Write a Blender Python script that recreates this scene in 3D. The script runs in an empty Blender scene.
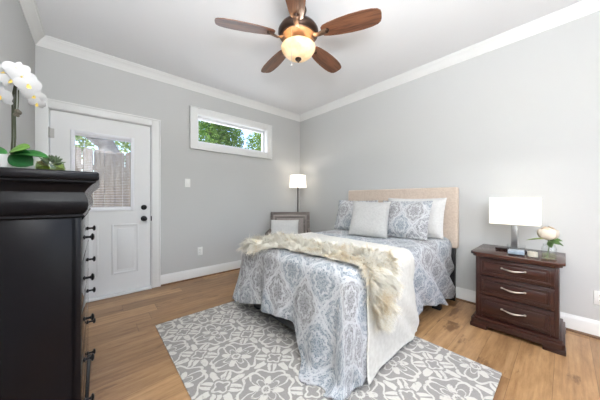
import bpy, bmesh, math, random
from mathutils import Vector, Matrix, noise
from math import sin, cos, pi, radians, sqrt, hypot, atan2, floor, exp

SC = bpy.context.scene
COL = SC.collection

# ------------------------------------------------------------------ camera
H_CAM = 1.115
cam_d = bpy.data.cameras.new('camera')
cam = bpy.data.objects.new('camera', cam_d)
COL.objects.link(cam)
cam.location = (3.428, -3.033, H_CAM)
cam.rotation_euler = (radians(90), 0, radians(138.5 - 90))
cam_d.sensor_width = 36.0
cam_d.lens = 36.0 * 234.0 / 600.0
cam_d.shift_y = -(200 - 198.8) / 600.0
cam_d.clip_start = 0.05
SC.camera = cam

# ------------------------------------------------------------------ world, sun, area lights, exposure
SC.view_settings.view_transform = 'Standard'
SC.view_settings.look = 'None'
SC.view_settings.gamma = 1.0
SC.view_settings.use_curve_mapping = False
SC.view_settings.exposure = 0.05
SC.cycles.transparent_max_bounces = 32

world = bpy.data.worlds.new('world')
SC.world = world
world.use_nodes = True
wnt = world.node_tree
wnt.nodes.clear()
wo = wnt.nodes.new('ShaderNodeOutputWorld')
wb = wnt.nodes.new('ShaderNodeBackground')
sky = wnt.nodes.new('ShaderNodeTexSky')
sky.sky_type = 'NISHITA'
sky.sun_disc = False
sky.sun_elevation = radians(52)
sky.sun_rotation = radians(170)
sky.dust_density = 3.0
wb.inputs['Strength'].default_value = 0.55
wnt.links.new(sky.outputs['Color'], wb.inputs['Color'])
wnt.links.new(wb.outputs['Background'], wo.inputs['Surface'])


def add_light(name, kind, loc, energy, color=(1, 1, 1), rot=(0, 0, 0), size=None, size_y=None, radius=None):
    d = bpy.data.lights.new(name, kind)
    d.energy = energy
    d.color = color
    if kind == 'AREA':
        d.shape = 'RECTANGLE'
        d.size = size
        d.size_y = size_y or size
    if radius is not None:
        d.shadow_soft_size = radius
    o = bpy.data.objects.new(name, d)
    COL.objects.link(o)
    o.location = loc
    o.rotation_euler = rot
    return o


sun = add_light('sun', 'SUN', (2, -8, 9), 1.7, (1, .96, .9))
sun.rotation_euler = Vector((-0.30, 0.72, -1.0)).to_track_quat('-Z', 'Y').to_euler()
sun.data.angle = radians(2)
# added area fill, set as daylight in an invented window behind the camera
add_light('rear_fill', 'AREA', (4.33, -1.75, 1.45), 10, (1.0, .985, .97), (0, radians(90), 0), 1.7, 2.6)
# added fill behind the camera, standing in for a flash bounced off the ceiling
add_light('bounce_fill', 'AREA', (3.80, -3.05, 1.6), 150, (.92, .96, 1.0), (radians(180), 0, 0), .8, .8)
# daylight through transom
add_light('transom_daylight', 'AREA', (-0.16, -1.36, 2.1), 5, (.86, .93, 1.0), (0, radians(-90), 0), .36, 1.1)

# ------------------------------------------------------------------ helpers: objects
def lin(c):
    def f(v):
        v = v / 255.0
        return v / 12.92 if v <= .04045 else ((v + .055) / 1.055) ** 2.4
    return (f(c[0]), f(c[1]), f(c[2]), 1.0)


def link(o, parent=None):
    COL.objects.link(o)
    if parent is not None:
        o.parent = parent
    return o


def thing(name, label, cat, loc=(0, 0, 0), rz=0.0, group=None):
    o = bpy.data.objects.new(name, None)
    o.empty_display_size = .05
    COL.objects.link(o)
    o.location = loc
    o.rotation_euler = (0, 0, rz)
    return tag(o, label, cat, group)


def tag(o, label, cat, group=None, kind=None):
    o['label'] = label
    o['category'] = cat
    if group:
        o['group'] = group
    if kind:
        o['kind'] = kind
    return o


class MB:
    """collects shapes into one mesh"""
    def __init__(self):
        self.bm = bmesh.new()

    def _new(self, before):
        return [v for v in self.bm.verts if v not in before]

    def poly(self, verts, faces, mat=None):
        vs = [self.bm.verts.new(mat @ Vector(v) if mat else v) for v in verts]
        for f in faces:
            try:
                self.bm.faces.new([vs[i] for i in f])
            except ValueError:
                pass
        return vs

    def box(self, x0, x1, y0, y1, z0, z1, bev=0.0, seg=2, mat=None):
        v = [(x, y, z) for x in (x0, x1) for y in (y0, y1) for z in (z0, z1)]
        f = [(0, 1, 3, 2), (4, 6, 7, 5), (0, 4, 5, 1), (2, 3, 7, 6), (0, 2, 6, 4), (1, 5, 7, 3)]
        vs = self.poly(v, f, mat)
        if bev > 0:
            es = set()
            for q in vs:
                for e in q.link_edges:
                    es.add(e)
            bmesh.ops.bevel(self.bm, geom=list(es), offset=bev, segments=seg, profile=.5, affect='EDGES')
        return self

    def lathe(self, prof, n=32, mat=None, loc=(0, 0, 0), cap=True):
        rings = []
        L = Vector(loc)
        for (r, z) in prof:
            ring = []
            if r < 1e-6:
                p = Vector((0, 0, z)) + L
                ring = [self.bm.verts.new(mat @ p if mat else p)]
            else:
                for i in range(n):
                    a = 2 * pi * i / n
                    p = Vector((r * cos(a), r * sin(a), z)) + L
                    ring.append(self.bm.verts.new(mat @ p if mat else p))
            rings.append(ring)
        for a, b in zip(rings, rings[1:]):
            if len(a) == 1 and len(b) == 1:
                continue
            for i in range(n):
                j = (i + 1) % n
                if len(a) == 1:
                    self.bm.faces.new((a[0], b[j], b[i]))
                elif len(b) == 1:
                    self.bm.faces.new((a[i], a[j], b[0]))
                else:
                    self.bm.faces.new((a[i], a[j], b[j], b[i]))
        if cap:
            for ring, fl in ((rings[0], True), (rings[-1], False)):
                if len(ring) > 2:
                    self.bm.faces.new(ring[::-1] if fl else ring)
        return self

    def tube(self, pts, rad, n=10, cap=True):
        pts = [Vector(p) for p in pts]
        m = len(pts)
        rads = rad if isinstance(rad, (list, tuple)) else [rad] * m
        rings = []
        up = None
        for i, p in enumerate(pts):
            t = (pts[min(i + 1, m - 1)] - pts[max(i - 1, 0)]).normalized()
            if up is None:
                up = Vector((0, 0, 1)) if abs(t.z) < .9 else Vector((1, 0, 0))
            s = t.cross(up)
            if s.length < 1e-5:
                s = t.cross(Vector((0, 1, 0)))
            s.normalize()
            up = s.cross(t).normalized()
            rings.append([self.bm.verts.new(p + rads[i] * (cos(2 * pi * k / n) * s + sin(2 * pi * k / n) * up)) for k in range(n)])
        for a, b in zip(rings, rings[1:]):
            for i in range(n):
                j = (i + 1) % n
                self.bm.faces.new((a[i], a[j], b[j], b[i]))
        if cap:
            self.bm.faces.new(rings[0][::-1])
            self.bm.faces.new(rings[-1])
        return self

    def extrude_profile(self, prof, p0, p1, out, m0=0.0, m1=0.0):
        """profile [(o,z)] swept from p0 to p1; out = horizontal unit vector; m = mitre (moves end by o*m along the run)"""
        p0 = Vector(p0); p1 = Vector(p1); out = Vector(out)
        d = (p1 - p0).normalized()
        a = [p0 + out * o + Vector((0, 0, z)) + d * (o * m0) for o, z in prof]
        b = [p1 + out * o + Vector((0, 0, z)) - d * (o * m1) for o, z in prof]
        n = len(prof)
        va = [self.bm.verts.new(v) for v in a]
        vb = [self.bm.verts.new(v) for v in b]
        for i in range(n):
            j = (i + 1) % n
            self.bm.faces.new((va[i], va[j], vb[j], vb[i]))
        self.bm.faces.new(va[::-1])
        self.bm.faces.new(vb)
        return self

    def sphere(self, c, r, sx=1, sy=1, sz=1, n=16, m=10):
        prof = [(r * sin(pi * i / m), -r * cos(pi * i / m)) for i in range(m + 1)]
        prof[0] = (0, -r); prof[-1] = (0, r)
        M = Matrix.Translation(c) @ Matrix.Diagonal((sx, sy, sz, 1))
        return self.lathe(prof, n, M, cap=False)

    def build(self, name, mat, parent=None, smooth=True, angle=40, loc=None, rot=None):
        bmesh.ops.recalc_face_normals(self.bm, faces=self.bm.faces)
        me = bpy.data.meshes.new(name)
        self.bm.to_mesh(me)
        self.bm.free()
        me.materials.append(mat)
        if smooth:
            for p in me.polygons:
                p.use_smooth = True
            try:
                me.set_sharp_from_angle(angle=radians(angle))
            except Exception:
                pass
        o = bpy.data.objects.new(name, me)
        link(o, parent)
        if loc is not None:
            o.location = loc
        if rot is not None:
            o.rotation_euler = rot
        return o


def mesh_obj(name, verts, faces, mat, parent=None, uvs=None, smooth=True):
    me = bpy.data.meshes.new(name)
    me.from_pydata(verts, [], faces)
    if uvs is not None:
        uvl = me.uv_layers.new(name='cloth')
        li = [0] * len(me.loops)
        me.loops.foreach_get('vertex_index', li)
        flat = []
        for i in li:
            flat.extend(uvs[i])
        uvl.data.foreach_set('uv', flat)
    me.materials.append(mat)
    if smooth:
        me.polygons.foreach_set('use_smooth', [True] * len(me.polygons))
    me.update()
    o = bpy.data.objects.new(name, me)
    return link(o, parent)


def struct(o):
    o['kind'] = 'structure'
    return o


def copy_tree(o, parent=None):
    c = o.copy()
    COL.objects.link(c)
    c.parent = parent
    for ch in list(o.children):
        copy_tree(ch, c)
    return c

# ------------------------------------------------------------------ helpers: node expressions
class NT:
    def __init__(self, name):
        self.m = bpy.data.materials.new(name)
        self.m.use_nodes = True
        self.nt = self.m.node_tree
        self.nt.nodes.clear()
        self.out = self.nt.nodes.new('ShaderNodeOutputMaterial')

    def node(self, t, **kw):
        n = self.nt.nodes.new(t)
        for k, v in kw.items():
            setattr(n, k, v)
        return n

    def put(self, sock, v):
        if isinstance(v, X):
            v = v.s
        if isinstance(v, bpy.types.NodeSocket):
            self.nt.links.new(v, sock)
        else:
            sock.default_value = v

    def math(self, op, a, b=None, c=None, clamp=False):
        n = self.node('ShaderNodeMath', operation=op, use_clamp=clamp)
        self.put(n.inputs[0], a)
        if b is not None:
            self.put(n.inputs[1], b)
        if c is not None:
            self.put(n.inputs[2], c)
        return X(self, n.outputs[0])

    def coord(self, kind='Object'):
        n = self.node('ShaderNodeTexCoord')
        return X(self, n.outputs[kind])

    def sep(self, v):
        n = self.node('ShaderNodeSeparateXYZ')
        self.put(n.inputs[0], v)
        return [X(self, n.outputs[i]) for i in range(3)]

    def comb(self, x, y, z=0.0):
        n = self.node('ShaderNodeCombineXYZ')
        for i, q in enumerate((x, y, z)):
            self.put(n.inputs[i], q)
        return X(self, n.outputs[0])

    def noise(self, v, scale, detail=4.0, rough=.55, out=0):
        n = self.node('ShaderNodeTexNoise')
        self.put(n.inputs['Vector'], v)
        n.inputs['Scale'].default_value = scale
        n.inputs['Detail'].default_value = detail
        n.inputs['Roughness'].default_value = rough
        return X(self, n.outputs[out])

    def white(self, v):
        n = self.node('ShaderNodeTexWhiteNoise', noise_dimensions='3D')
        self.put(n.inputs['Vector'], v)
        return X(self, n.outputs['Value'])

    def voronoi(self, v, scale, feature='F1', out='Distance'):
        n = self.node('ShaderNodeTexVoronoi', feature=feature)
        self.put(n.inputs['Vector'], v)
        n.inputs['Scale'].default_value = scale
        return X(self, n.outputs[out])

    def mix(self, f, a, b):
        n = self.node('ShaderNodeMix', data_type='RGBA')
        self.put(n.inputs[0], f)
        self.put(n.inputs[6], a)
        self.put(n.inputs[7], b)
        return X(self, n.outputs[2])

    def ss(self, v, a, b):
        """smoothstep a..b"""
        n = self.node('ShaderNodeMapRange', interpolation_type='SMOOTHSTEP')
        self.put(n.inputs[0], v)
        n.inputs[1].default_value = a
        n.inputs[2].default_value = b
        return X(self, n.outputs[0])

    def ramp(self, f, stops):
        n = self.node('ShaderNodeValToRGB')
        cr = n.color_ramp
        while len(cr.elements) < len(stops):
            cr.elements.new(.5)
        for e, (p, c) in zip(cr.elements, stops):
            e.position = p
            e.color = c
        self.put(n.inputs[0], f)
        return X(self, n.outputs[0])

    def bump(self, hgt, strength=.3, dist=.01):
        n = self.node('ShaderNodeBump')
        self.put(n.inputs['Height'], hgt)
        n.inputs['Strength'].default_value = strength
        n.inputs['Distance'].default_value = dist
        return X(self, n.outputs[0])

    def pbr(self, color, rough=.5, metal=0.0, normal=None, **kw):
        b = self.node('ShaderNodeBsdfPrincipled')
        self.put(b.inputs['Base Color'], color)
        self.put(b.inputs['Roughness'], rough)
        b.inputs['Metallic'].default_value = metal
        if normal is not None:
            self.put(b.inputs['Normal'], normal)
        for k, v in kw.items():
            self.put(b.inputs[k.replace('_', ' ')], v)
        self.nt.links.new(b.outputs[0], self.out.inputs['Surface'])
        self.b = b
        return self.m


class X:
    def __init__(self, t, s):
        self.t = t; self.s = s
    def __add__(a, b): return a.t.math('ADD', a, b)
    __radd__ = __add__
    def __sub__(a, b): return a.t.math('SUBTRACT', a, b)
    def __rsub__(a, b): return a.t.math('SUBTRACT', b, a)
    def __mul__(a, b): return a.t.math('MULTIPLY', a, b)
    __rmul__ = __mul__
    def __truediv__(a, b): return a.t.math('DIVIDE', a, b)
    def mod(a, b): return a.t.math('FLOORED_MODULO', a, b)
    def floor(a): return a.t.math('FLOOR', a)
    def abs(a): return a.t.math('ABSOLUTE', a)
    def sin(a): return a.t.math('SINE', a)
    def cos(a): return a.t.math('COSINE', a)
    def pow(a, b): return a.t.math('POWER', a, b)
    def max(a, b): return a.t.math('MAXIMUM', a, b)
    def min(a, b): return a.t.math('MINIMUM', a, b)
    def lt(a, b): return a.t.math('LESS_THAN', a, b)
    def gt(a, b): return a.t.math('GREATER_THAN', a, b)
    def sqrt(a): return a.t.math('SQRT', a)
    def atan2(a, b): return a.t.math('ARCTAN2', a, b)


def plain(name, rgb, rough=.5, metal=0.0, nscale=0, nstr=.15, var=0.0, vscale=6, **kw):
    t = NT(name)
    c = lin(rgb)
    co = t.coord()
    col = c
    if var:
        k = t.noise(co, vscale, 3)
        col = t.mix(t.ss(k, .3, .7), tuple(q * (1 - var) for q in c[:3]) + (1,), tuple(min(1, q * (1 + var)) for q in c[:3]) + (1,))
    nrm = None
    if nscale:
        nrm = t.bump(t.noise(co, nscale, 5), nstr, .004)
    return t.pbr(col, rough, metal, nrm, **kw)


def wood(name, dark, light, rough=.35, axis='x', scale=1.0, **kw):
    t = NT(name)
    x, y, z = t.sep(t.coord())
    s = {'x': (1.2, 14, 14), 'y': (14, 1.2, 14), 'z': (14, 14, 1.2)}[axis]
    v = t.comb(x * (s[0] * scale), y * (s[1] * scale), z * (s[2] * scale))
    n1 = t.noise(v, 2.2, 6, .6)
    n2 = t.noise(v, 9, 3, .5)
    f = t.ss(n1 * .75 + n2 * .25, .33, .67)
    return t.pbr(t.mix(f, lin(dark), lin(light)), rough, 0, t.bump(n1, .06, .003), **kw)


def fabric(name, rgb, rgb2=None, rough=.9, weave=900, big=0.0, bstr=.25):
    t = NT(name)
    co = t.coord()
    x, y, z = t.sep(co)
    w = (x * weave).sin() * (z * weave).sin() + (y * weave).sin() * .5
    n = t.noise(co, 60, 4)
    c = t.mix(t.ss(n, .3, .7), lin(rgb), lin(rgb2 or rgb))
    return t.pbr(c, rough, 0, t.bump(n + w * .1, bstr, .004), Sheen_Weight=.15)


def glassy(name, tint=(1, 1, 1, 1), rough=.02, refl=.9):
    """thin clear glass: transparent with fresnel reflections"""
    t = NT(name)
    tr = t.node('ShaderNodeBsdfTransparent'); tr.inputs[0].default_value = tint
    gl = t.node('ShaderNodeBsdfGlossy'); gl.inputs['Roughness'].default_value = rough
    lw = t.node('ShaderNodeLayerWeight')
    mx = t.node('ShaderNodeMixShader')
    t.put(mx.inputs[0], (X(t, lw.outputs['Facing']).pow(5.0) * .9 + .045) * refl)
    t.nt.links.new(tr.outputs[0], mx.inputs[1])
    t.nt.links.new(gl.outputs[0], mx.inputs[2])
    t.nt.links.new(mx.outputs[0], t.out.inputs['Surface'])
    return t.m


def shade_mat(name, rgb, emit, trans=.5):
    """lit lamp shade: translucent fabric that glows"""
    t = NT(name)
    d = t.node('ShaderNodeBsdfDiffuse'); d.inputs[0].default_value = lin(rgb)
    tl = t.node('ShaderNodeBsdfTranslucent'); tl.inputs[0].default_value = lin(rgb)
    m = t.node('ShaderNodeMixShader'); m.inputs[0].default_value = trans
    t.nt.links.new(d.outputs[0], m.inputs[1]); t.nt.links.new(tl.outputs[0], m.inputs[2])
    e = t.node('ShaderNodeEmission'); e.inputs[0].default_value = lin(rgb); e.inputs[1].default_value = emit
    a = t.node('ShaderNodeAddShader')
    t.nt.links.new(m.outputs[0], a.inputs[0]); t.nt.links.new(e.outputs[0], a.inputs[1])
    t.nt.links.new(a.outputs[0], t.out.inputs['Surface'])
    return t.m


# ------------------------------------------------------------------ materials
M_wall = plain('wall_paint', (198, 198, 196), .75, 0, 180, .06)
M_ceil = plain('ceiling_paint', (242, 242, 243), .85, 0, 160, .05)
M_trim = plain('white_trim_paint', (232, 232, 230), .38)
M_door = plain('door_paint', (228, 228, 227), .4)
M_vinyl = plain('white_vinyl', (236, 237, 240), .35)
M_black = plain('black_metal', (22, 21, 22), .32, .6)
M_glass = glassy('window_glass')
M_clear = glassy('clear_glass', (.97, .98, .98, 1), .02, .8)
M_steel = plain('brushed_steel', (190, 188, 184), .28, 1.0)
M_silver = plain('satin_silver', (205, 198, 186), .3, 1.0)
M_plastic = plain('white_plastic', (238, 238, 234), .4)
M_slot = plain('dark_slot', (70, 68, 66), .6)
M_shoe = wood('shoe_moulding_wood', (96, 68, 44), (128, 94, 62), .5, 'x')


def floor_material():
    t = NT('oak_plank_floor')
    x, y, z = t.sep(t.coord())
    W, L = .178, 1.22
    px = x / W
    row = px.floor()
    fx = px - row
    off = t.white(t.comb(row, 3.7, 0)) * L
    py = (y + off) / L
    idx = py.floor()
    fy = py - idx
    rnd = t.white(t.comb(row, idx, 1.3))
    rnd2 = t.white(t.comb(idx, row, 7.9))
    gv = t.comb(x * 22 + rnd * 40, y * 1.6 + rnd2 * 20, rnd * 9)
    g1 = t.noise(gv, 1.0, 7, .62)
    g2 = t.noise(t.comb(x * 70 + rnd * 11, y * 3.0, rnd2 * 7), 1.0, 4, .6)
    kn = t.noise(t.comb(x * 7 + rnd * 30, y * 2.2, rnd2 * 5), 1.0, 5, .65)
    sh = t.noise(t.comb(x * 26 + rnd * 17, y * 7, rnd2 * 3), 1.0, 6, .7)
    base = t.ramp(g1 * .46 + g2 * .26 + sh * .28, [(.28, lin((92, 62, 38))), (.40, lin((152, 115, 78))), (.54, lin((184, 147, 106))), (.76, lin((210, 178, 138)))])
    tone = t.mix(rnd, lin((206, 196, 186)), lin((255, 250, 242)))
    mul = t.node('ShaderNodeMix', data_type='RGBA', blend_type='MULTIPLY')
    mul.inputs[0].default_value = 1.0
    t.put(mul.inputs[6], base); t.put(mul.inputs[7], tone)
    c = t.mix(t.ss(kn, .58, .68) * .7, X(t, mul.outputs[2]), lin((96, 62, 36)))
    ex = (fx - .5).abs(); ey = (fy - .5).abs()
    seam = t.ss(ex, .488, .499).max(t.ss(ey, .4975, .4995))
    c = t.mix(seam * .6, c, lin((80, 54, 34)))
    return t.pbr(c, t.math('ADD', g2 * .14, .27), 0, t.bump(g2 * .25 - seam, .18, .003))


def rug_material():
    t = NT('trellis_rug')
    x, y, z = t.sep(t.coord())
    P = .38
    wob = t.noise(t.coord(), 28, 2)
    xx = x + (wob - .5) * .022
    yy = y + (wob - .5) * .022
    k = 2 * pi / P
    cx = (xx * k).cos(); cy = (yy * k).cos()
    lat = cx + cy + (xx * (3 * k)).cos() * (yy * k).cos() * .28 + (yy * (3 * k)).cos() * (xx * k).cos() * .28
    line = 1 - t.ss(lat.abs(), .11, .20)
    # motif A: centre of each cell
    def cell(ox, oy):
        ux = ((xx + ox) / P + .5).mod(1.0) - .5
        uy = ((yy + oy) / P + .5).mod(1.0) - .5
        r = (ux * ux + uy * uy).sqrt() * P
        th = uy.atan2(ux)
        return ux, uy, r, th
    ux, uy, r, th = cell(0, 0)
    # four long pointed leaves on the axes (outlines)
    lob = (th * 2).cos().abs().pow(1.9)
    R1 = lob * .150 + .010
    outl = 1 - t.ss((r - R1).abs(), .009, .014)
    inner = (1 - t.ss((r - lob * .085 - .004).abs(), .003, .007)) * t.ss(r, .04, .046)
    small = (th * 2).sin().abs().pow(2.4) * .100
    fil2 = (1 - t.ss(r - small, .0, .006)) * t.ss(r, .040, .046)
    A = outl.max(inner).max(fil2).max((1 - t.ss((r - .024).abs(), .004, .008)))
    # motif B: fleur sprays on the corner cells
    vx, vy, s, ph = cell(P / 2, P / 2)
    lob2 = (ph * 2).sin().abs().pow(1.6)
    leafB = (1 - t.ss(s - lob2 * .128, .0, .008)) * t.ss(s, .054, .060)
    notch = (1 - t.ss(((ph * 2).cos().abs() - .0).abs(), .06, .16)) * t.ss(s, .052, .06)
    leafB = leafB * (1 - notch)
    ringB = 1 - t.ss((s - .040 - (ph * 4).cos() * .009).abs(), .004, .009)
    tip = (ph * 2).cos().abs().pow(5.0)
    spr = (1 - t.ss(s - tip * .150, .0, .008)) * t.ss(s, .066, .073)
    B = leafB.max(ringB).max(spr)
    pat = line.max(A).max(B)
    f = t.noise(t.coord(), 260, 3)
    wear = t.noise(t.coord(), 42, 4)
    pat = t.math('MULTIPLY', pat, t.ss(wear, .22, .45))
    g = t.mix(f, lin((130, 125, 120)), lin((170, 164, 158)))
    w = t.mix(f, lin((198, 193, 184)), lin((216, 212, 203)))
    c = t.mix(pat, g, w)
    return t.pbr(c, .95, 0, t.bump(f + pat * .5, .5, .004), Sheen_Weight=.1)


def medallion_material(name='medallion_quilt', scale=1.0, off=(0.0, 0.0)):
    """ogee medallions in grey blue and taupe on white, in cloth UVs (metres)"""
    t = NT(name)
    u, v, _ = t.sep(t.coord('UV'))
    wob = t.noise(t.comb(u, v, 0), 16, 2)
    u = (u + off[0] + (wob - .5) * .02) * scale
    v = (v + off[1] + (wob - .5) * .02) * scale
    P, Q = .30, .40
    def cell(ox, oy):
        a = ((u + ox) / P + .5); b = ((v + oy) / Q + .5)
        ia = a.floor(); ib = b.floor()
        ux = (a - ia - .5) * P
        uy = (b - ib - .5) * Q * .80
        r = (ux * ux + uy * uy).sqrt()
        th = uy.atan2(ux)
        return r, th, ia, ib
    def med(r, th):
        rr = r - (th * 8).cos() * .006
        rings = (rr * 230).sin()
        pet = (th * 16 + rr * 40).cos()
        return rings * .55 + pet * .45, r - (th * 8).cos() * .008
    rA, tA, ia, ib = cell(0, 0)
    rB, tB, ja, jb = cell(P / 2, Q / 2)
    mA, dA = med(rA, tA)
    mB, dB = med(rB, tB)
    inA = dA.lt(dB)
    m = t.math('ADD', mA * inA, mB * (1 - inA))
    d = dA.min(dB)
    gap = (dA - dB).abs()
    lattice = 1 - t.ss(gap, .010, .020)
    lat2 = (1 - t.ss((gap - .045).abs(), .003, .008)) * .6
    sp = t.voronoi(t.comb(u, v, 0), 120)
    sp2 = t.noise(t.comb(u, v, .3), 125, 3, .8)
    fine = t.ss(sp2 + (sp - .35) * .7 + m * .085, .475, .62)
    core = (1 - t.ss(d, .040, .055)).max(1 - t.ss((d - .088).abs(), .008, .016))
    ring = (1 - t.ss((d - .066).abs(), .003, .008)).max(1 - t.ss((d - .108).abs(), .003, .007))
    bsel = t.white(t.comb(ia * inA + ja * (1 - inA), ib * inA + jb * (1 - inA), inA))
    blue = t.mix(t.ss(sp2, .35, .65), lin((98, 111, 121)), lin((144, 156, 165)))
    grey = t.mix(t.ss(sp2, .35, .65), lin((106, 103, 104)), lin((148, 144, 143)))
    ink = t.mix(t.math('MULTIPLY', t.ss(bsel, .35, .65), .85), grey, blue)
    white = lin((201, 201, 201))
    c = t.mix(fine * .80, ink, white)
    c = t.mix(core * .45, c, ink)
    c = t.mix(lattice.max(lat2).max(ring * .7) * .8, c, white)
    hgt = t.noise(t.comb(u, v, 0), 45, 3) + fine * .3
    return t.pbr(c, .9, 0, t.bump(hgt, .45, .006), Sheen_Weight=.1)


M_floor = floor_material()
M_rug = rug_material()
M_quilt = medallion_material('medallion_quilt')
M_sham = medallion_material('medallion_sham', 1.25, (.04, .1))

# ------------------------------------------------------------------ room shell
RX, RY, RH = 4.3, -3.457, 2.71
T = .14
DY0, DY1, DZ = -3.375, -2.475, 2.035          # door opening
WY0, WY1, WZ0, WZ1 = -1.936, -.770, 1.905, 2.305  # transom opening

m = MB(); m.box(-T, RX + T, RY - T, T, -.10, 0)
struct(m.build('floor', M_floor, smooth=False))
m = MB(); m.box(-T, RX + T, RY - T, T, RH, RH + .1)
struct(m.build('ceiling', M_ceil, smooth=False))

m = MB()   # back wall with door and transom openings
m.box(-T, 0, RY - T, DY0, 0, RH)
m.box(-T, 0, DY0, DY1, DZ, RH)
m.box(-T, 0, DY1, WY0, 0, RH)
m.box(-T, 0, WY0, WY1, 0, WZ0)
m.box(-T, 0, WY0, WY1, WZ1, RH)
m.box(-T, 0, WY1, T, 0, RH)
struct(m.build('wall_back', M_wall, smooth=False))
m = MB(); m.box(0, RX + T, 0, T, 0, RH)
struct(m.build('wall_right', M_wall, smooth=False))
m = MB(); m.box(0, RX + T, RY - T, RY, 0, RH)
struct(m.build('wall_left', M_wall, smooth=False))
m = MB()   # wall behind the camera, with a wide opening added for the fill light
m.box(RX, RX + T, RY, 0, 0, .55)
m.box(RX, RX + T, RY, 0, 2.35, RH)
m.box(RX, RX + T, RY, -3.1, .55, 2.35)
m.box(RX, RX + T, -.4, 0, .55, 2.35)
struct(m.build('wall_front', M_wall, smooth=False))

# crown moulding
crown = [(0, -.092), (.006, -.092), (.012, -.078), (.018, -.072), (.026, -.058), (.05, -.03), (.064, -.02), (.068, -.012), (.078, -.008), (.08, 0), (0, 0)]
def crown_run(name, p0, p1, out):
    o = MB().extrude_profile(crown, p0, p1, out, 1.0, 1.0).build(name, M_trim, angle=25)
    return struct(o)
crown_run('trim_1', (0, RY, RH), (0, 0, RH), (1, 0, 0))
crown_run('trim_2', (0, 0, RH), (RX, 0, RH), (0, -1, 0))
crown_run('trim_3', (RX, RY, RH), (0, RY, RH), (0, 1, 0))
crown_run('trim_4', (RX, 0, RH), (RX, RY, RH), (-1, 0, 0))

# baseboards and shoe moulding
base = [(0, .014), (.016, .014), (.016, .105), (.012, .118), (.007, .128), (.005, .137), (0, .137)]
shoe = [(0, 0), (.026, 0), (.026, .006), (.022, .014), (.016, .019), (0, .019)]
def base_run(nb, ns, p0, p1, out, m0=0, m1=0):
    struct(MB().extrude_profile(base, p0, p1, out, m0, m1).build(nb, M_trim, angle=25))
    struct(MB().extrude_profile(shoe, p0, p1, out, m0, m1).build(ns, M_shoe, angle=25))
base_run('baseboard_back', 'trim_5', (0, -2.385, 0), (0, 0, 0), (1, 0, 0), 0, 1)
base_run('baseboard_right', 'trim_6', (0, 0, 0), (RX, 0, 0), (0, -1, 0), 1, 1)
base_run('baseboard_left', 'trim_7', (RX, RY, 0), (0, RY, 0), (0, 1, 0), 1, 1)
base_run('baseboard_front', 'trim_8', (RX, 0, 0), (RX, RY, 0), (-1, 0, 0), 1, 1)

# ------------------------------------------------------------------ entry door
def ring_frame(mb, x0, x1, y0, y1, z0, z1, wl, wr, wb, wt, bev=.003):
    """rectangular frame lying in a plane x = const, from four boards"""
    if wl: mb.box(x0, x1, y0, y0 + wl, z0, z1, bev)
    if wr: mb.box(x0, x1, y1 - wr, y1, z0, z1, bev)
    if wb: mb.box(x0, x1, y0 + wl, y1 - wr, z0, z0 + wb, bev)
    if wt: mb.box(x0, x1, y0 + wl, y1 - wr, z1 - wt, z1, bev)

door_frame = MB()
door_frame.box(0, .020, RY + .001, DY0 + .006, 0, 2.115, .003)
door_frame.box(0, .020, DY1 - .006, DY1 + .088, 0, 2.115, .003)
door_frame.box(0, .020, DY0 + .006, DY1 - .006, DZ - .008, 2.115, .003)
door_frame.box(0, .026, DY1 + .070, DY1 + .088, 0, 2.115, .004)
door_frame.box(0, .026, RY + .001, DY1 + .088, 2.098, 2.116, .004)
door_frame.box(-T, 0, DY0 - .001, DY0 + .012, 0, DZ + .001)
door_frame.box(-T, 0, DY1 - .012, DY1 + .001, 0, DZ + .001)
door_frame.box(-T, 0, DY0 + .012, DY1 - .012, DZ - .012, DZ + .001)
struct(door_frame.build('trim_9', M_trim, angle=30))

D0, D1 = DY0 + .019, DY1 - .019           # slab
G0, G1, GZ0, GZ1 = -3.180, -2.690, 1.005, 1.815   # glass opening
m = MB()
XF = -.012
SL = .040
def slab(y0, y1, z0, z1):
    m.box(XF - SL, XF, y0, y1, z0, z1)
slab(D0, G0, .028, DZ - .018)
slab(G1, D1, .028, DZ - .018)
slab(G0, G1, .028, GZ0)
slab(G0, G1, GZ1, DZ - .018)
door = struct(m.build('door_1', M_door, smooth=False))
# raised lite frame
m = MB()
ring_frame(m, XF - .002, XF + .014, G0 - .030, G1 + .030, GZ0 - .030, GZ1 + .030, .036, .036, .036, .036, .006)
m.build('lite_frame', M_vinyl, door)
m = MB(); m.box(XF - .030, XF - .027, G0, G1, GZ0, GZ1)
m.build('glass_pane', M_glass, door, smooth=False)
# blind between the panes: thin open slats, head rail and bottom rail
m = MB()
z = GZ0 + .02
while z < GZ1 - .03:
    m.poly([(XF - .020, G0 + .008, z + .0012), (XF - .020, G1 - .008, z + .0012), (XF - .008, G1 - .008, z - .0012), (XF - .008, G0 + .008, z - .0012)], [(0, 1, 2, 3)])
    z += .0185
for yy in (G0 + .08, G1 - .08):
    m.box(XF - .0145, XF - .0135, yy - .001, yy + .001, GZ0 + .01, GZ1 - .02)
blind = m.build('blind_slats', M_vinyl, door, smooth=False)
m = MB(); m.box(XF - .022, XF - .004, G0 + .004, G1 - .004, GZ1 - .024, GZ1 - .002, .002)
m.build('blind_head_rail', M_vinyl, door)
m = MB(); m.box(XF - .021, XF - .006, G0 + .004, G1 - .004, GZ0 + .004, GZ0 + .014, .002)
m.build('blind_bottom_rail', M_vinyl, door)
# two embossed lower panels
for (y0, y1) in ((D0 + .12, -2.985), (-2.875, D1 - .12)):
    m = MB()
    ring_frame(m, XF - .001, XF + .007, y0, y1, .24, .82, .022, .022, .022, .022, .005)
    m.box(XF - .001, XF + .004, y0 + .05, y1 - .05, .29, .77, .004)
    m.build('panel_moulding', M_door, door)
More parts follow.
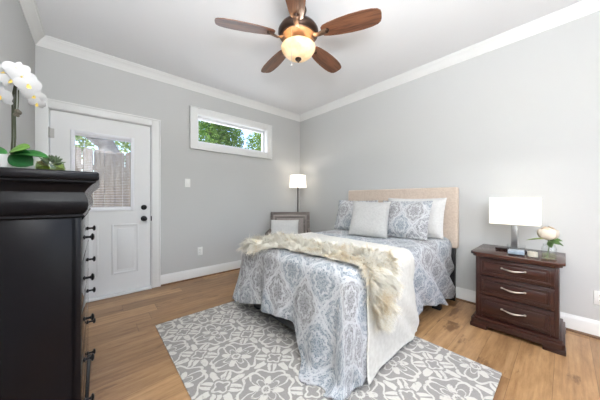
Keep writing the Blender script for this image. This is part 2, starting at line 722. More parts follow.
# hinges
M_hinge = plain('satin_nickel_paint', (178, 176, 172), .5, .2)
for zz in (.25, 1.03, 1.78):
    m = MB()
    m.lathe([(.008, zz - .05), (.008, zz + .05)], 12, loc=(XF + .012, D0 - .008, 0))
    m.lathe([(.0, zz + .062), (.005, zz + .058), (.006, zz + .05)], 12, loc=(XF + .012, D0 - .008, 0), cap=False)
    m.box(XF, XF + .004, D0 - .008, D0 + .028, zz - .048, zz + .048)
    m.build('hinge', M_hinge, door)
# knob and deadbolt
RY90 = Matrix.Rotation(radians(90), 4, 'Y')
def along_x(x, y, z):
    return Matrix.Translation((x, y, z)) @ RY90
KY = D1 - .068
m = MB()
m.lathe([(.0, 0), (.033, 0), (.033, .006), (.028, .010), (.012, .013), (.011, .034), (.018, .040), (.027, .048), (.029, .058), (.024, .068), (.012, .073), (0, .074)], 24, along_x(XF, KY, .872), cap=False)
m.build('door_knob', M_black, door)
m = MB()
m.lathe([(.0, 0), (.031, 0), (.031, .008), (.026, .014), (0, .015)], 24, along_x(XF, KY, 1.010), cap=False)
m.box(XF + .013, XF + .026, KY - .006, KY + .006, .992, 1.028, .003)
m.build('deadbolt_turn', M_black, door)
m = MB(); m.box(-.02, .003, D1 + .004, D1 + .014, .84, .90)
m.build('strike_plate', M_black, door, smooth=False)
# threshold
m = MB(); m.box(-T - .02, .045, RY + .09, DY1 - .012, .001, .024, .006)
struct(m.build('trim_10', M_trim))

# ------------------------------------------------------------------ transom window
m = MB()
CW = .096
m.box(0, .020, WY0 - CW, WY0 + .004, WZ0 - CW, WZ1 + CW, .003)
m.box(0, .020, WY1 - .004, WY1 + CW, WZ0 - CW, WZ1 + CW, .003)
m.box(0, .020, WY0 + .004, WY1 - .004, WZ1 - .004, WZ1 + CW, .003)
m.box(0, .020, WY0 + .004, WY1 - .004, WZ0 - CW, WZ0 + .004, .003)
for a in ((WY0 - CW, WY0 - CW + .014, WZ0 - CW, WZ1 + CW), (WY1 + CW - .014, WY1 + CW, WZ0 - CW, WZ1 + CW)):
    m.box(0, .026, a[0], a[1], a[2], a[3], .003)
m.box(0, .026, WY0 - CW, WY1 + CW, WZ1 + CW - .014, WZ1 + CW, .003)
m.box(0, .026, WY0 - CW, WY1 + CW, WZ0 - CW, WZ0 - CW + .014, .003)
# returns
m.box(-.10, 0, WY0 - .001, WY0 + .010, WZ0, WZ1)
m.box(-.10, 0, WY1 - .010, WY1 + .001, WZ0, WZ1)
m.box(-.10, 0, WY0, WY1, WZ1 - .010, WZ1 + .001)
m.box(-.10, 0, WY0, WY1, WZ0 - .001, WZ0 + .010)
win = struct(m.build('window_1', M_trim, angle=30))
m = MB(); ring_frame(m, -.110, -.070, WY0 + .010, WY1 - .010, WZ0 + .010, WZ1 - .010, .034, .034, .034, .034, .004)
m.build('sash', M_vinyl, win)
m = MB(); m.box(-.092, -.088, WY0 + .04, WY1 - .04, WZ0 + .04, WZ1 - .04)
m.build('glass_pane', M_glass, win, smooth=False)

# added window behind the camera, unseen, framing the fill light
m = MB()
ring_frame(m, RX - .02, RX, -3.19, -.31, .46, 2.44, .09, .09, .09, .09, .003)
m.box(RX - .055, RX, -3.22, -.28, .53, .555, .004)
w2 = struct(m.build('window_added', M_trim))
m = MB()
for (a, b) in ((-3.1, -1.75), (-1.75, -.4)):
    ring_frame(m, RX + .002, RX + .03, a, b, .55, 2.35, .05, .05, .05, .05, .003)
m.build('sash', M_vinyl, w2)

# ------------------------------------------------------------------ switch and outlets
def wall_plate(name, label, cat, loc, rz, socket=True):
    t = thing(name, label, cat, loc, rz)
    m = MB(); m.box(-.035, .035, -.006, 0, -.0575, .0575, .003)
    m.build('cover_plate', M_plastic, t)
    if socket:
        for s in (-1, 1):
            m = MB()
            m.box(-.017, .017, -.0085, -.005, s * .020 - .0145, s * .020 + .0145, .003)
            k = m.build('socket', M_plastic, t)
            q = MB()
            for dx in (-.0065, .0065):
                q.box(dx - .0012, dx + .0012, -.0092, -.0083, s * .020 - .002, s * .020 + .007)
            q.lathe([(.0024, 0), (.0024, .0009)], 10, Matrix.Translation((0, -.0083, s * .020 - .008)) @ Matrix.Rotation(radians(90), 4, 'X'))
            q.build('slots', M_slot, k, smooth=False)
        m = MB(); m.lathe([(.0, 0), (.003, 0), (.003, .0016), (0, .002)], 10, Matrix.Translation((0, -.006, 0)) @ Matrix.Rotation(radians(90), 4, 'X'), cap=False)
        m.build('screw', M_steel, t)
    else:
        m = MB(); m.box(-.0165, .0165, -.0095, -.005, -.033, .033, .002)
        m.build('rocker', M_plastic, t)
    return t
wall_plate('light_switch', 'white rocker light switch on the grey wall right of the door', 'light switch', (0.0005, -2.061, 1.332), radians(90), False)
wall_plate('power_outlet', 'white power outlet low on the wall between door and bed', 'outlet', (0.0005, -1.895, .374), radians(90))
wall_plate('power_outlet', 'white power outlet on the wall to the right of the nightstand', 'outlet', (3.62, -.0005, .322), 0)

# ------------------------------------------------------------------ outdoors: ground, fence, trees
M_ground = plain('yard_ground', (112, 106, 90), .95, 0, 12, .3, .3, 5)
m = MB(); m.box(-14, -T, -14, 10, -.30, -.22)
struct(m.build('ground', M_ground, smooth=False))
M_fence = wood('weathered_pine', (112, 100, 88), (158, 144, 128), .85, 'z')
fence = thing('fence', 'weathered wooden picket fence with rounded tops seen through the door glass', 'fence', (-2.1, -3.6, -.22))
rng = random.Random(4)
for i in range(44):
    y0 = -2.4 + i * .149
    h = 2.20 + rng.uniform(-.012, .012)
    n = 8
    prof = [(y0, 0.02)] + [(y0 + .139, 0.02)]
    arc = [(y0 + .0695 + .0695 * cos(pi * k / n), h - .035 + .05 * sin(pi * k / n)) for k in range(n + 1)]
    pts = prof + arc
    x0 = rng.uniform(-.003, .003)
    vs = [(x0, a, b) for a, b in pts] + [(x0 - .018, a, b) for a, b in pts]
    N = len(pts)
    fs = [tuple(range(N)), tuple(range(2 * N - 1, N - 1, -1))] + [(k, (k + 1) % N, N + (k + 1) % N, N + k) for k in range(N)]
    m = MB(); m.poly(vs, fs)
    m.build('picket', M_fence, fence, smooth=False)
for zz in (.3, 1.1, 1.85):
    m = MB(); m.box(-.06, -.022, -2.45, 4.2, zz, zz + .09)
    m.build('rail', M_fence, fence, smooth=False)

M_bark = plain('grey_bark', (96, 92, 90), .95, 0, 25, .8, .25, 9)
def leaf_mat(name, a, b):
    t = NT(name)
    k = t.white(t.comb(*[q.floor() for q in [c * 9 for c in t.sep(t.coord())]]))
    c = t.mix(k, lin(a), lin(b))
    d = t.node('ShaderNodeBsdfDiffuse'); t.put(d.inputs[0], c)
    tl = t.node('ShaderNodeBsdfTranslucent'); t.put(tl.inputs[0], c)
    mx = t.node('ShaderNodeMixShader'); mx.inputs[0].default_value = .45
    t.nt.links.new(d.outputs[0], mx.inputs[1]); t.nt.links.new(tl.outputs[0], mx.inputs[2])
    t.nt.links.new(mx.outputs[0], t.out.inputs['Surface'])
    return t.m
M_leafA = leaf_mat('oak_leaves', (96, 140, 58), (170, 200, 96))
M_leafB = leaf_mat('dark_leaves', (70, 120, 52), (150, 188, 92))
def tree(label, loc, trunk_pts, rads, blobs, n, mat, seed, leaf=.10):
    t = thing('tree', label, 'tree', loc)
    m = MB()
    m.tube(trunk_pts, rads, 12)
    m.build('trunk', M_bark, t)
    r = random.Random(seed)
    vs, fs = [], []
    for i in range(n):
        c, R = r.choice(blobs)
        while True:
            d = Vector((r.uniform(-1, 1), r.uniform(-1, 1), r.uniform(-1, 1)))
            if d.length < 1: break
        p = Vector(c) + d * R
        a = Vector((r.gauss(0, 1), r.gauss(0, 1), r.gauss(0, .6))).normalized()
        b = a.cross(Vector((r.gauss(0, 1), r.gauss(0, 1), r.gauss(0, 1)))).normalized()
        L = leaf * r.uniform(.6, 1.3)
        k = len(vs)
        nn = a.cross(b) * L * .12
        vs += [tuple(p - a * L * .5), tuple(p + b * L * .28 + nn), tuple(p + a * L * .5), tuple(p - b * L * .28 + nn)]
        fs.append((k, k + 1, k + 2, k + 3))
    mesh_obj('foliage', vs, fs, mat, t, smooth=False)
    return t
tree('grey trunked tree leaning behind the fence, seen through the door glass', (-3.6, -2.72, -.22),
     [(0, .25, 0), (0, .12, 1.4), (0, .0, 2.35), (0, -.1, 2.62), (0, -.38, 2.80), (0, -.9, 3.1), (0, -1.5, 3.6)], [.26, .23, .21, .17, .12, .10, .06],
     [((-.8, -.6, 3.5), .9), ((-.8, .9, 3.3), .8), ((-1.2, -1.6, 3.2), 1.0), ((-1.1, .6, 2.7), .7), ((-1.1, -.8, 2.8), .6)], 4600, M_leafA, 3, .11)
tree('broad green tree filling the left of the high window', (-5.6, .5, -.22),
     [(0, 0, 0), (.1, .1, 2.0), (0, -.1, 4.0), (.1, .3, 5.5)], [.2, .17, .12, .05],
     [((.1, -.2, 3.4), .75), ((.1, -.15, 4.3), .8), ((.1, .45, 3.7), .7), ((0, .3, 4.9), .8)], 6000, M_leafB, 5, .13)
tree('yellow green tree filling the right of the high window', (-5.6, 3.15, -.22),
     [(0, 0, 0), (.1, .1, 2.0), (0, -.1, 3.4), (.1, .3, 4.6)], [.16, .13, .1, .04],
     [((.2, .0, 3.0), .85), ((.2, -.55, 3.6), .8), ((.1, .6, 3.4), .9), ((0, .1, 4.5), .9)], 6000, M_leafA, 8, .12)

# ------------------------------------------------------------------ rug
RUG = (1.055, 3.165, -2.625, -1.085)
m = MB(); m.box(RUG[0], RUG[1], RUG[2], RUG[3], .0008, .0095, .003)
rug = m.build('area_rug', M_rug)
tag(rug, 'grey and ivory trellis patterned area rug lying under the foot of the bed', 'rug')

# ------------------------------------------------------------------ bed
M_head = fabric('beige_linen', (198, 180, 164), (210, 193, 177), .95)
M_dark = plain('black_stained_wood', (26, 25, 27), .45)
M_matt = fabric('mattress_ticking', (232, 230, 226))
bed = thing('bed', 'double bed with tall beige upholstered headboard against the right wall', 'bed', (1.9, -1.0, 0))
ox, oy = -1.9, 1.0
HX0, HX1 = 1.225, 2.668
m = MB()
m.box(HX0 + ox, HX1 + ox, -.105 + oy, -.03 + oy, .575, 1.243, .022, 4)
head = m.build('headboard', M_head, bed)
m = MB()
for k in range(0, 4):
    m.tube([(HX0 + ox + .01, -.1065 + oy, .575 + .167 * k), (HX1 + ox - .01, -.1065 + oy, .575 + .167 * k)], .0025, 6) if k else None
for k in range(1, 5):
    m.tube([(HX0 + ox + .292 * k, -.1065 + oy, .585), (HX0 + ox + .292 * k, -.1065 + oy, 1.235)], .0022, 6)
m.build('seam', fabric('seam_thread', (196, 176, 158)), head)
for x0 in (HX0 + .03, HX1 - .085):
    m = MB(); m.box(x0 + ox, x0 + .055 + ox, -.085 + oy, -.045 + oy, .0, .60, .004)
    m.build('headboard_post', M_dark, bed)
m = MB(); m.box(1.33 + ox, 2.56 + ox, -1.88 + oy, -.125 + oy, .10, .16, .004)
m.build('bed_frame', M_dark, bed)
m = MB(); m.box(1.325 + ox, 2.555 + ox, -1.885 + oy, -.125 + oy, .162, .40, .03, 3)
m.build('box_spring', M_matt, bed)
m = MB(); m.box(1.315 + ox, 2.565 + ox, -1.885 + oy, -.12 + oy, .402, .668, .06, 4)
m.build('mattress', M_matt, bed)
for (lx, ly) in ((2.56, -.42), (1.36, -.42), (2.565, -1.80), (1.36, -1.78)):
    zb = .0097 if ly < -1.1 else 0.0
    m = MB()
    m.box(lx - .045 + ox, lx + .045 + ox, ly - .03 + oy, ly + .03 + oy, .035, .105, .004)
    m.box(lx - .03 + ox, lx + .05 + ox, ly - .028 + oy, ly + .028 + oy, zb, .045, .008)
    m.build('leg', M_dark, bed)

# cloth over the bed: flat cloth coordinates (u, v) -> draped position
BX0, BX1, BY, RHO, ZT = 1.375, 2.535, -1.850, .085, .695
def sstep(x, a, b):
    t = max(0.0, min(1.0, (x - a) / (b - a)))
    return t * t * (3 - 2 * t)

def drape(u, v, lift=0.0, fold=1.0, zfloor=.016):
    du = u - BX1 if u > BX1 else (u - BX0 if u < BX0 else 0.0)
    dv = v - BY if v < BY else 0.0
    r = hypot(du, dv)
    ux, uy = min(max(u, BX0), BX1), max(v, BY)
    wr = .006 * noise.noise((u * 5, v * 5, .3)) + .003 * noise.noise((u * 13, v * 13, 4))
    if r < 1e-9:
        return Vector((ux, uy, ZT + lift + wr))
    ex, ey = du / r, dv / r
    rho = RHO + lift
    q = rho * pi / 2
    if r < q:
        out = rho * sin(r / rho); drop = rho * (1 - cos(r / rho))
    else:
        out = rho; drop = rho + (r - q)
    # perimeter coordinate for the folds
    corner = min(abs(ex), abs(ey)) * 1.414
    ang = atan2(abs(ey), abs(ex))
    s = -v + u
    if du == 0: s = -BY + u
    hang = max(0.0, drop - .06) / .6
    k = hang ** 1.15
    amp = .020 * (1 + .9 * sin(s * 2.1 + .6))
    if abs(ey) > .5:
        amp *= 1.25
    wave = sin(s * 17 + 1.4 * sin(s * 4.1) + .8) + .5 * sin(s * 31 + 2)
    out += k * (.045 * ey * ey + (.016 + .03 * sstep(-v, 1.6, 1.9) if du > 0 else .165) * ex * ex + amp * wave * fold * (1 - .5 * corner))
    # corner cone: bulges and folds deeper
    if corner > 0:
        out += k * corner * (.004 + .020 * sin(ang * 6.0 + .5)) * (1 if du > 0 else .75)
    z = ZT + lift - drop
    zf = zfloor + .012 * (noise.noise((u * 9, v * 9, 2)) + .6) * (1 if lift == 0 else .3)
    soft = .05
    if z < zf + soft:
        # cloth meets the floor and runs outward
        d = zf + soft - z
        a = soft * (1 - exp(-d / soft))
        z = zf + soft - a
        out += max(0.0, d - a) * .75
    return Vector((ux + ex * out, uy + ey * out, z + wr * .4))

def cloth(name, us, vs_, fpos, mat, thick, parent=None, hole=None):
    verts, uvs, faces = [], [], []
    nu, nv = len(us), len(vs_)
    for j, b in enumerate(vs_):
        for i, a in enumerate(us):
            p, uv = fpos(a, b)
            verts.append(tuple(p)); uvs.append(uv)
    for j in range(nv - 1):
        for i in range(nu - 1):
            k = j * nu + i
            faces.append((k, k + nu, k + nu + 1, k + 1))
    o = mesh_obj(name, verts, faces, mat, parent, uvs)
    md = o.modifiers.new('thick', 'SOLIDIFY')
    md.thickness = thick
    md.offset = -1.0
    md.use_rim = True
    return o

def lin_space(a, b, n):
    return [a + (b - a) * i / (n - 1) for i in range(n)]

def quilt_pos(a, b):
    # a in 0..1 across, b in 0..1 head->foot ; length of the drop varies along the hem
    v_f = -.13 + (BY + .13) * 1.0
    # foot drop
    def footdrop(x):
        return .545 + .255 * sstep(x, 2.10, 2.36) + .014 * abs(sin(x * 11)) + .02 * sin(x * 5 + 1) + .04 * (1 - sstep(x, 1.38, 1.6))
    def sidedrop(y, right):
        base_ = (.585 + .08 * sstep(y, -.9, -.3) + .07 * sstep(-y, 1.65, 1.84)) if right else .635
        return base_ + .012 * abs(sin(y * 11)) + .015 * sin(y * 4.2 + 2)
    # split a: left side, top, right side
    LA, RA = .25, .75
    return LA, RA, footdrop, sidedrop

_, _, FD, SD = quilt_pos(0, 0)
def quilt_f(a, b):
    # a: -1..2 (left drop, top, right drop); b: 0..2 (top, foot drop)
    vtop0 = -.13
    if b <= 1:
        v = vtop0 + (BY - vtop0) * b
    else:
        v = None
    if a < 0: u = BX0 + a * SD(v if v is not None else BY, False)
    elif a > 1: u = BX1 + (a - 1) * SD(v if v is not None else BY, True)
    else: u = BX0 + (BX1 - BX0) * a
    if v is None:
        v = BY - (b - 1) * FD(min(max(u, BX0), BX1))
    du = u - BX1 if u > BX1 else (BX0 - u if u < BX0 else 0.0)
    dv = BY - v if v < BY else 0.0
    if du > 0 and dv > 0:
        # rounded corner of the quilt
        rr_ = hypot(du, dv); ex, ey = du / rr_, dv / rr_
        lf = FD(BX1 if u > BX1 else BX0); ls = SD(BY, u > BX1)
        rect = min(lf / max(ey, 1e-6), ls / max(ex, 1e-6))
        q = (lf * ey * ey + ls * ex * ex) / rect
        du *= q; dv *= q
        u = BX1 + du if u > BX1 else BX0 - du
        v = BY - dv
    return drape(u, v), (u, v)
us = lin_space(-1, 0, 40)[:-1] + lin_space(0, 1, 60)[:-1] + lin_space(1, 2, 50)
vs_ = lin_space(0, 1, 80)[:-1] + lin_space(1, 2, 60)
quilt = cloth('coverlet', us, vs_, quilt_f, M_quilt, .007)
tag(quilt, 'blue grey and white medallion patterned coverlet draped over the bed to the floor', 'bedspread')

# white throw blanket across the foot of the bed
def throw_material():
    t = NT('ivory_knit')
    u, v, _ = t.sep(t.coord('UV'))
    w = (u * 420).sin() * (v * 420).sin()
    n = t.noise(t.comb(u, v, 0), 30, 4)
    c = t.mix(t.ss(n, .3, .7), lin((210, 205, 194)), lin((221, 217, 207)))
    return t.pbr(c, .92, 0, t.bump(n * .6 + w * .2, .35, .005), Sheen_Weight=.2)
M_throw = throw_material()
def throw_f(a, b):
    u = 1.30 + (BX1 + .725 - 1.30) * a
    vc = -1.47 + .03 * sstep(u, 1.3, 2.5)
    half = .43 - .09 * sstep(u, 1.5, 2.5) + .015 * sin(u * 6)
    hang = max(0.0, u - BX1)
    v = vc + half * (1 - 2 * b) - .02 * hang + (.05 * hang * (1 - 2 * b))
    return drape(u, v, .010, .85, .02), (u, v)
throw = cloth('throw_blanket', lin_space(0, 1, 130), lin_space(0, 1, 46), throw_f, M_throw, .006)
tag(throw, 'plain ivory throw blanket laid across the bed and hanging down its right side', 'throw blanket')

# shaggy faux fur throw
def fur_material():
    t = NT('faux_fur')
    co = t.coord()
    n = t.noise(co, 6.5, 3)
    x, y, z = t.sep(co)
    f = t.noise(co, 90, 2)
    c = t.mix(t.ss(n + (f - .5) * .9 + (x - 1.9) * .08, .46, .80), lin((248, 243, 230)), lin((226, 205, 166)))
    return t.pbr(c, .85, 0, None, Sheen_Weight=.2)
M_fur = fur_material()
fur_path = [(1.30, -1.72, .28), (1.48, -1.74, .27), (1.75, -1.69, .22), (2.1, -1.66, .19), (2.38, -1.63, .19), (2.56, -1.61, .185), (2.68, -1.61, .17), (2.80, -1.62, .15), (2.92, -1.62, .12), (3.02, -1.63, .05)]
def fur_at(a):
    k = a * (len(fur_path) - 1)
    i = min(int(k), len(fur_path) - 2)
    f = k - i
    p, q = fur_path[i], fur_path[i + 1]
    return [p[j] + (q[j] - p[j]) * f for j in range(3)]
def fur_f(a, b, lift=.026):
    u, v, hw = fur_at(a)
    v = v + hw * (1 - 2 * b) * (1 + .12 * noise.noise((a * 9, b * 4, 1)))
    return drape(u, v, lift + .010 * noise.noise((u * 9, v * 9, 7)), .6, .03), (u, v)
fur = thing('fur_throw', 'shaggy cream and tan faux fur throw lying over the ivory blanket', 'fur throw', (0, 0, 0))
cloth('backing', lin_space(0, 1, 90), lin_space(0, 1, 24), lambda a, b: fur_f(a, b, .019), M_fur, .005, fur)
r = random.Random(11)
vs, fs = [], []
for i in range(4300):
    a = r.random(); b = r.random()
    if r.random() < .12:
        b = r.choice((r.uniform(0, .03), r.uniform(.97, 1)))
    p, (u, v) = fur_f(a, b)
    p1, _ = fur_f(min(1, a + .01), b); p0, _ = fur_f(max(0, a - .01), b)
    q1, _ = fur_f(a, min(1, b + .03)); q0, _ = fur_f(a, max(0, b - .03))
    ta = (p1 - p0); tb = (q1 - q0)
    nrm = ta.cross(tb)
    if nrm.length < 1e-9: continue
    nrm.normalize()
    if nrm.z < 0 and u < BX1 + .02: nrm = -nrm
    if u >= BX1 + .02 and nrm.x < 0: nrm = -nrm
    cl = noise.noise((u * 12, v * 12, 3)) * 3.5
    cdir = Vector((cos(cl + 5.3), sin(cl + 5.3), 0))
    edge = (b - .5) * 2
    side = tb.normalized() * (1 if edge > 0 else -1) * max(0, abs(edge) - .7) * 2.0
    d = nrm * r.uniform(.35, .85) + cdir * .75 + side + Vector((r.gauss(0, .3), r.gauss(0, .3), r.gauss(0, .15)))
    d.normalize()
    L = r.uniform(.045, .085)
    tn = ta.normalized(); bn = tb.normalized()
    tip_spread = r.uniform(.10, .5)
    for q in range(8):
        ra = r.uniform(0, 6.283); rd = .013 * sqrt(r.random())
        o_ = (tn * cos(ra) + bn * sin(ra)) * rd
        cur = p + o_ - nrm * .004
        dq = (d - o_.normalized() * (.25 if rd else 0) * (1 - tip_spread) + Vector((r.gauss(0, .10), r.gauss(0, .10), r.gauss(0, .10)))).normalized()
        Lq = L * r.uniform(.7, 1.1)
        sd = dq.cross(nrm)
        if sd.length < 1e-6: continue
        sd = sd.normalized() * r.uniform(.0009, .0018)
        k = len(vs)
        for s_ in range(4):
            f = s_ / 3.0
            w = sd * (1 - f * .85)
            vs += [tuple(cur - w), tuple(cur + w)]
            dd = (dq + Vector((0, 0, -1)) * (.1 + 1.0 * f)).normalized()
            if dd.dot(nrm) < .06: dd = (dd - nrm * (dd.dot(nrm) - .06)).normalized()
            cur = cur + dd * Lq / 3
        for s_ in range(3):
            fs.append((k + 2 * s_, k + 2 * s_ + 1, k + 2 * s_ + 3, k + 2 * s_ + 2))
pile = mesh_obj('fur_pile', vs, fs, M_fur, fur)
pile['kind'] = 'stuff'

# ------------------------------------------------------------------ pillows
def pillow(name, label, w, h, t, mat, loc, rot, pinch=.05, flange=0.0, seed=1, group=None, uvo=(0, 0)):
    n = 30
    vs, fs, uvs = [], [], []
    for side in (1, -1):
        for j in range(n + 1):
            for i in range(n + 1):
                a = -1 + 2 * i / n; b = -1 + 2 * j / n
                wa = w / 2 - flange; hb = h / 2 - flange
                x = a * w / 2 * (1 - pinch * (1 - a * a) * 0 - pinch * (1 - b * b) ** 1 * abs(a) ** 3 * .8)
                y = b * h / 2 * (1 - pinch * (1 - a * a) * abs(b) ** 3 * 1.0)
                aa = min(1, abs(a) * (w / 2) / wa) if flange else abs(a)
                bb = min(1, abs(b) * (h / 2) / hb) if flange else abs(b)
                z = t / 2 * max(0.0, (1 - aa ** 2.6)) ** .55 * max(0.0, (1 - bb ** 2.6)) ** .55
                z *= 1 + .10 * noise.noise((a * 1.6 + seed, b * 1.6, side))
                z += (.005 * noise.noise((a * 3 + seed, b * 3, side * 3)) + .004) * (1 if max(aa, bb) < .98 else .5)
                yy = y - .035 * h * (1 - b) * .5 * (1 - a * a)
                vs.append((x, side * -z if False else z * side, yy)); uvs.append((x + uvo[0], y + uvo[1]))
    N = (n + 1) ** 2
    for s_ in range(2):
        for j in range(n):
            for i in range(n):
                k = s_ * N + j * (n + 1) + i
                f = (k, k + 1, k + n + 2, k + n + 1)
                fs.append(f if s_ else f[::-1])
    ring = [i for i in range(n + 1)] + [j * (n + 1) + n for j in range(1, n + 1)] + [n * (n + 1) + i for i in range(n - 1, -1, -1)] + [j * (n + 1) for j in range(n - 1, 0, -1)]
    for i in range(len(ring)):
        a_, b_ = ring[i], ring[(i + 1) % len(ring)]
        fs.append((a_, b_, b_ + N, a_ + N))
    # local: x width, y thickness, z height ; base at lowest edge
    vs = [(x, y, z + h / 2) for x, y, z in vs]
    o = mesh_obj(name, vs, fs, mat, None, uvs)
    o.location = loc
    o.rotation_euler = rot
    tag(o, label, 'pillow', group)
    return o
M_wpil = fabric('white_cotton', (204, 202, 198), (212, 210, 206), .9, 900)
M_cush = fabric('off_white_linen', (172, 170, 166), (182, 180, 176), .92, 700)
R = radians
ZP = ZT + .012
pillow('pillow', 'white bed pillow leaning on the headboard behind the right sham', .66, .43, .15, M_wpil, (2.28, -.345, ZP), (R(-13), 0, R(-2)), .06, .02, 3)
pillow('pillow_sham', 'right of the two medallion patterned shams, in front of a white pillow', .56, .41, .13, M_sham, (2.255, -.565, ZP), (R(-19), 0, R(-3)), .05, .02, 5, None, (.30, .14))
pillow('pillow_sham', 'left of the two medallion patterned shams, half hidden by the white cushion', .58, .41, .13, M_sham, (1.625, -.545, ZP), (R(-18), 0, R(4)), .05, .02, 7, None, (.0, .0))
pillow('cushion', 'plain off white square cushion at the centre front of the bed pillows', .42, .41, .14, M_cush, (2.005, -.80, ZP), (R(-22), R(2), R(20)), .07, 0, 2)

# ------------------------------------------------------------------ nightstand
M_cherry = wood('dark_cherry', (38, 18, 14), (66, 34, 25), .28, 'x')
M_cherry_v = wood('dark_cherry_upright', (38, 18, 14), (64, 33, 25), .3, 'z')
NX, NY = 3.155, -.27
ns = thing('nightstand', 'dark cherry wood three drawer nightstand standing against the right wall', 'nightstand', (NX, NY, 0))
hw = .248
yb, yf = .235, -.225       # back and front of the case (local)
m = MB()
m.box(-hw, hw, yf + .012, yb, .085, .618, .003)
case = m.build('case', M_cherry_v, ns)
for s_ in (-1, 1):          # corner stiles
    m = MB(); m.box(s_ * hw - .022 * (s_ + 1), s_ * hw + .022 * (1 - s_), yf - .004, yf + .03, .085, .618, .006)
    m.build('stile', M_cherry_v, ns)
def canted(mb, hx, y0, y1, z0, z1, c, bev=.004):
    pts = [(-hx, y1), (-hx, y0 + c), (-hx + c, y0), (hx - c, y0), (hx, y0 + c), (hx, y1)]
    N = len(pts)
    vs = [(a, b, z0) for a, b in pts] + [(a, b, z1) for a, b in pts]
    fs = [tuple(range(N))[::-1], tuple(range(N, 2 * N))] + [(k, (k + 1) % N, N + (k + 1) % N, N + k) for k in range(N)]
    v = mb.poly(vs, fs)
    if bev:
        es = set()
        for q in v:
            for e in q.link_edges: es.add(e)
        bmesh.ops.bevel(mb.bm, geom=list(es), offset=bev, segments=2, profile=.5, affect='EDGES')
m = MB()
canted(m, hw + .032, yf - .055, yb + .005, .632, .655, .04)
canted(m, hw + .018, yf - .038, yb, .615, .634, .035)
m.build('top', wood('dark_cherry_top', (52, 26, 20), (84, 48, 36), .16, 'x'), ns)
m = MB()
canted(m, hw + .030, yf - .042, yb, .030, .072, .02)
canted(m, hw + .018, yf - .028, yb, .070, .094, .018)
m.build('plinth', M_cherry, ns)
for sx in (-1, 1):
    for (fy0, fy1) in ((yf - .045, yf + .05), (yb - .09, yb)):
        m = MB()
        a0, a1 = sorted((sx * (hw + .034), sx * (hw - .085)))
        m.box(a0, a1, fy0, fy1, .0, .034, .006)
        m.build('foot', M_cherry, ns)
for (z0, z1) in ((.462, .606), (.296, .448), (.110, .282)):
    m = MB()
    m.box(-hw + .024, hw - .024, yf - .008, yf + .016, z0, z1, .004)
    dr = m.build('drawer', M_cherry, ns)
    m = MB()
    # raised moulding and field
    x0, x1, a, b = -hw + .044, hw - .044, z0 + .018, z1 - .018
    for q in ((x0, x1, a, a + .010), (x0, x1, b - .010, b), (x0, x0 + .010, a + .01, b - .01), (x1 - .010, x1, a + .01, b - .01)):
        m.box(q[0], q[1], yf - .014, yf - .006, q[2], q[3], .003)
    m.box(x0 + .022, x1 - .022, yf - .013, yf - .006, a + .022, b - .022, .005)
    m.build('drawer_panel', M_cherry, dr)
    zc = (z0 + z1) / 2 + .004
    m = MB()
    pts = []
    for i in range(17):
        f = i / 16
        xx = -.068 + .136 * f
        pts.append((xx, yf - .020 - .018 * sin(pi * f), zc + .0035 * cos(2 * pi * f)))
    m.tube(pts, [.0035 + .0035 * sin(pi * i / 16) for i in range(17)], 10)
    for s_ in (-1, 1):
        m.tube([(s_ * .066, yf - .008, zc + .006), (s_ * .066, yf - .024, zc + .006)], .005, 10)
        m.sphere((s_ * .070, yf - .022, zc + .006), .0075)
    m.build('handle', M_silver, dr)

# table lamp
M_shadeN = shade_mat('lamp_shade_linen', (250, 247, 240), .30, .5)
TZ = .656
lamp = thing('table_lamp', 'table lamp with wide white rectangular shade on the nightstand', 'lamp', (3.135, -.235, TZ))
m = MB(); m.box(-.125, .125, -.06, .06, 0, .018, .004)
m.build('base', plain('dark_gloss_base', (48, 36, 34), .12), lamp)
m = MB(); m.box(-.022, .022, -.018, .018, .018, .265, .003)
m.build('column', plain('mirror_steel', (176, 176, 176), .3, .9), lamp)
m = MB(); m.tube([(0, 0, .262), (0, 0, .43)], .006, 8)
m.lathe([(.016, .27), (.016, .33)], 12)
m.build('stem', M_steel, lamp)
m = MB()
sx, sy, z0, z1, tk = .163, .08, .235, .472, .003
m.box(-sx, sx, -sy, -sy + tk, z0, z1); m.box(-sx, sx, sy - tk, sy, z0, z1)
m.box(-sx, -sx + tk, -sy + tk, sy - tk, z0, z1); m.box(sx - tk, sx, -sy + tk, sy - tk, z0, z1)
shade = m.build('lamp_shade', M_shadeN, lamp, smooth=False)
m = MB(); m.tube([(-sx + .004, 0, .428), (sx - .004, 0, .428)], .002, 6)
m.build('shade_spider', M_steel, lamp)
m = MB(); m.sphere((0, 0, .36), .028)
bulb_m = NT('bulb_glow'); e = bulb_m.node('ShaderNodeEmission'); e.inputs[0].default_value = (1, .86, .68, 1); e.inputs[1].default_value = 6
bulb_m.nt.links.new(e.outputs[0], bulb_m.out.inputs['Surface'])
M_bulb = bulb_m.m
m.build('bulb', M_bulb, lamp)
add_light('table_lamp_light', 'POINT', (3.135, -.235, TZ + .40), .65, (1, .90, .78), radius=.035)

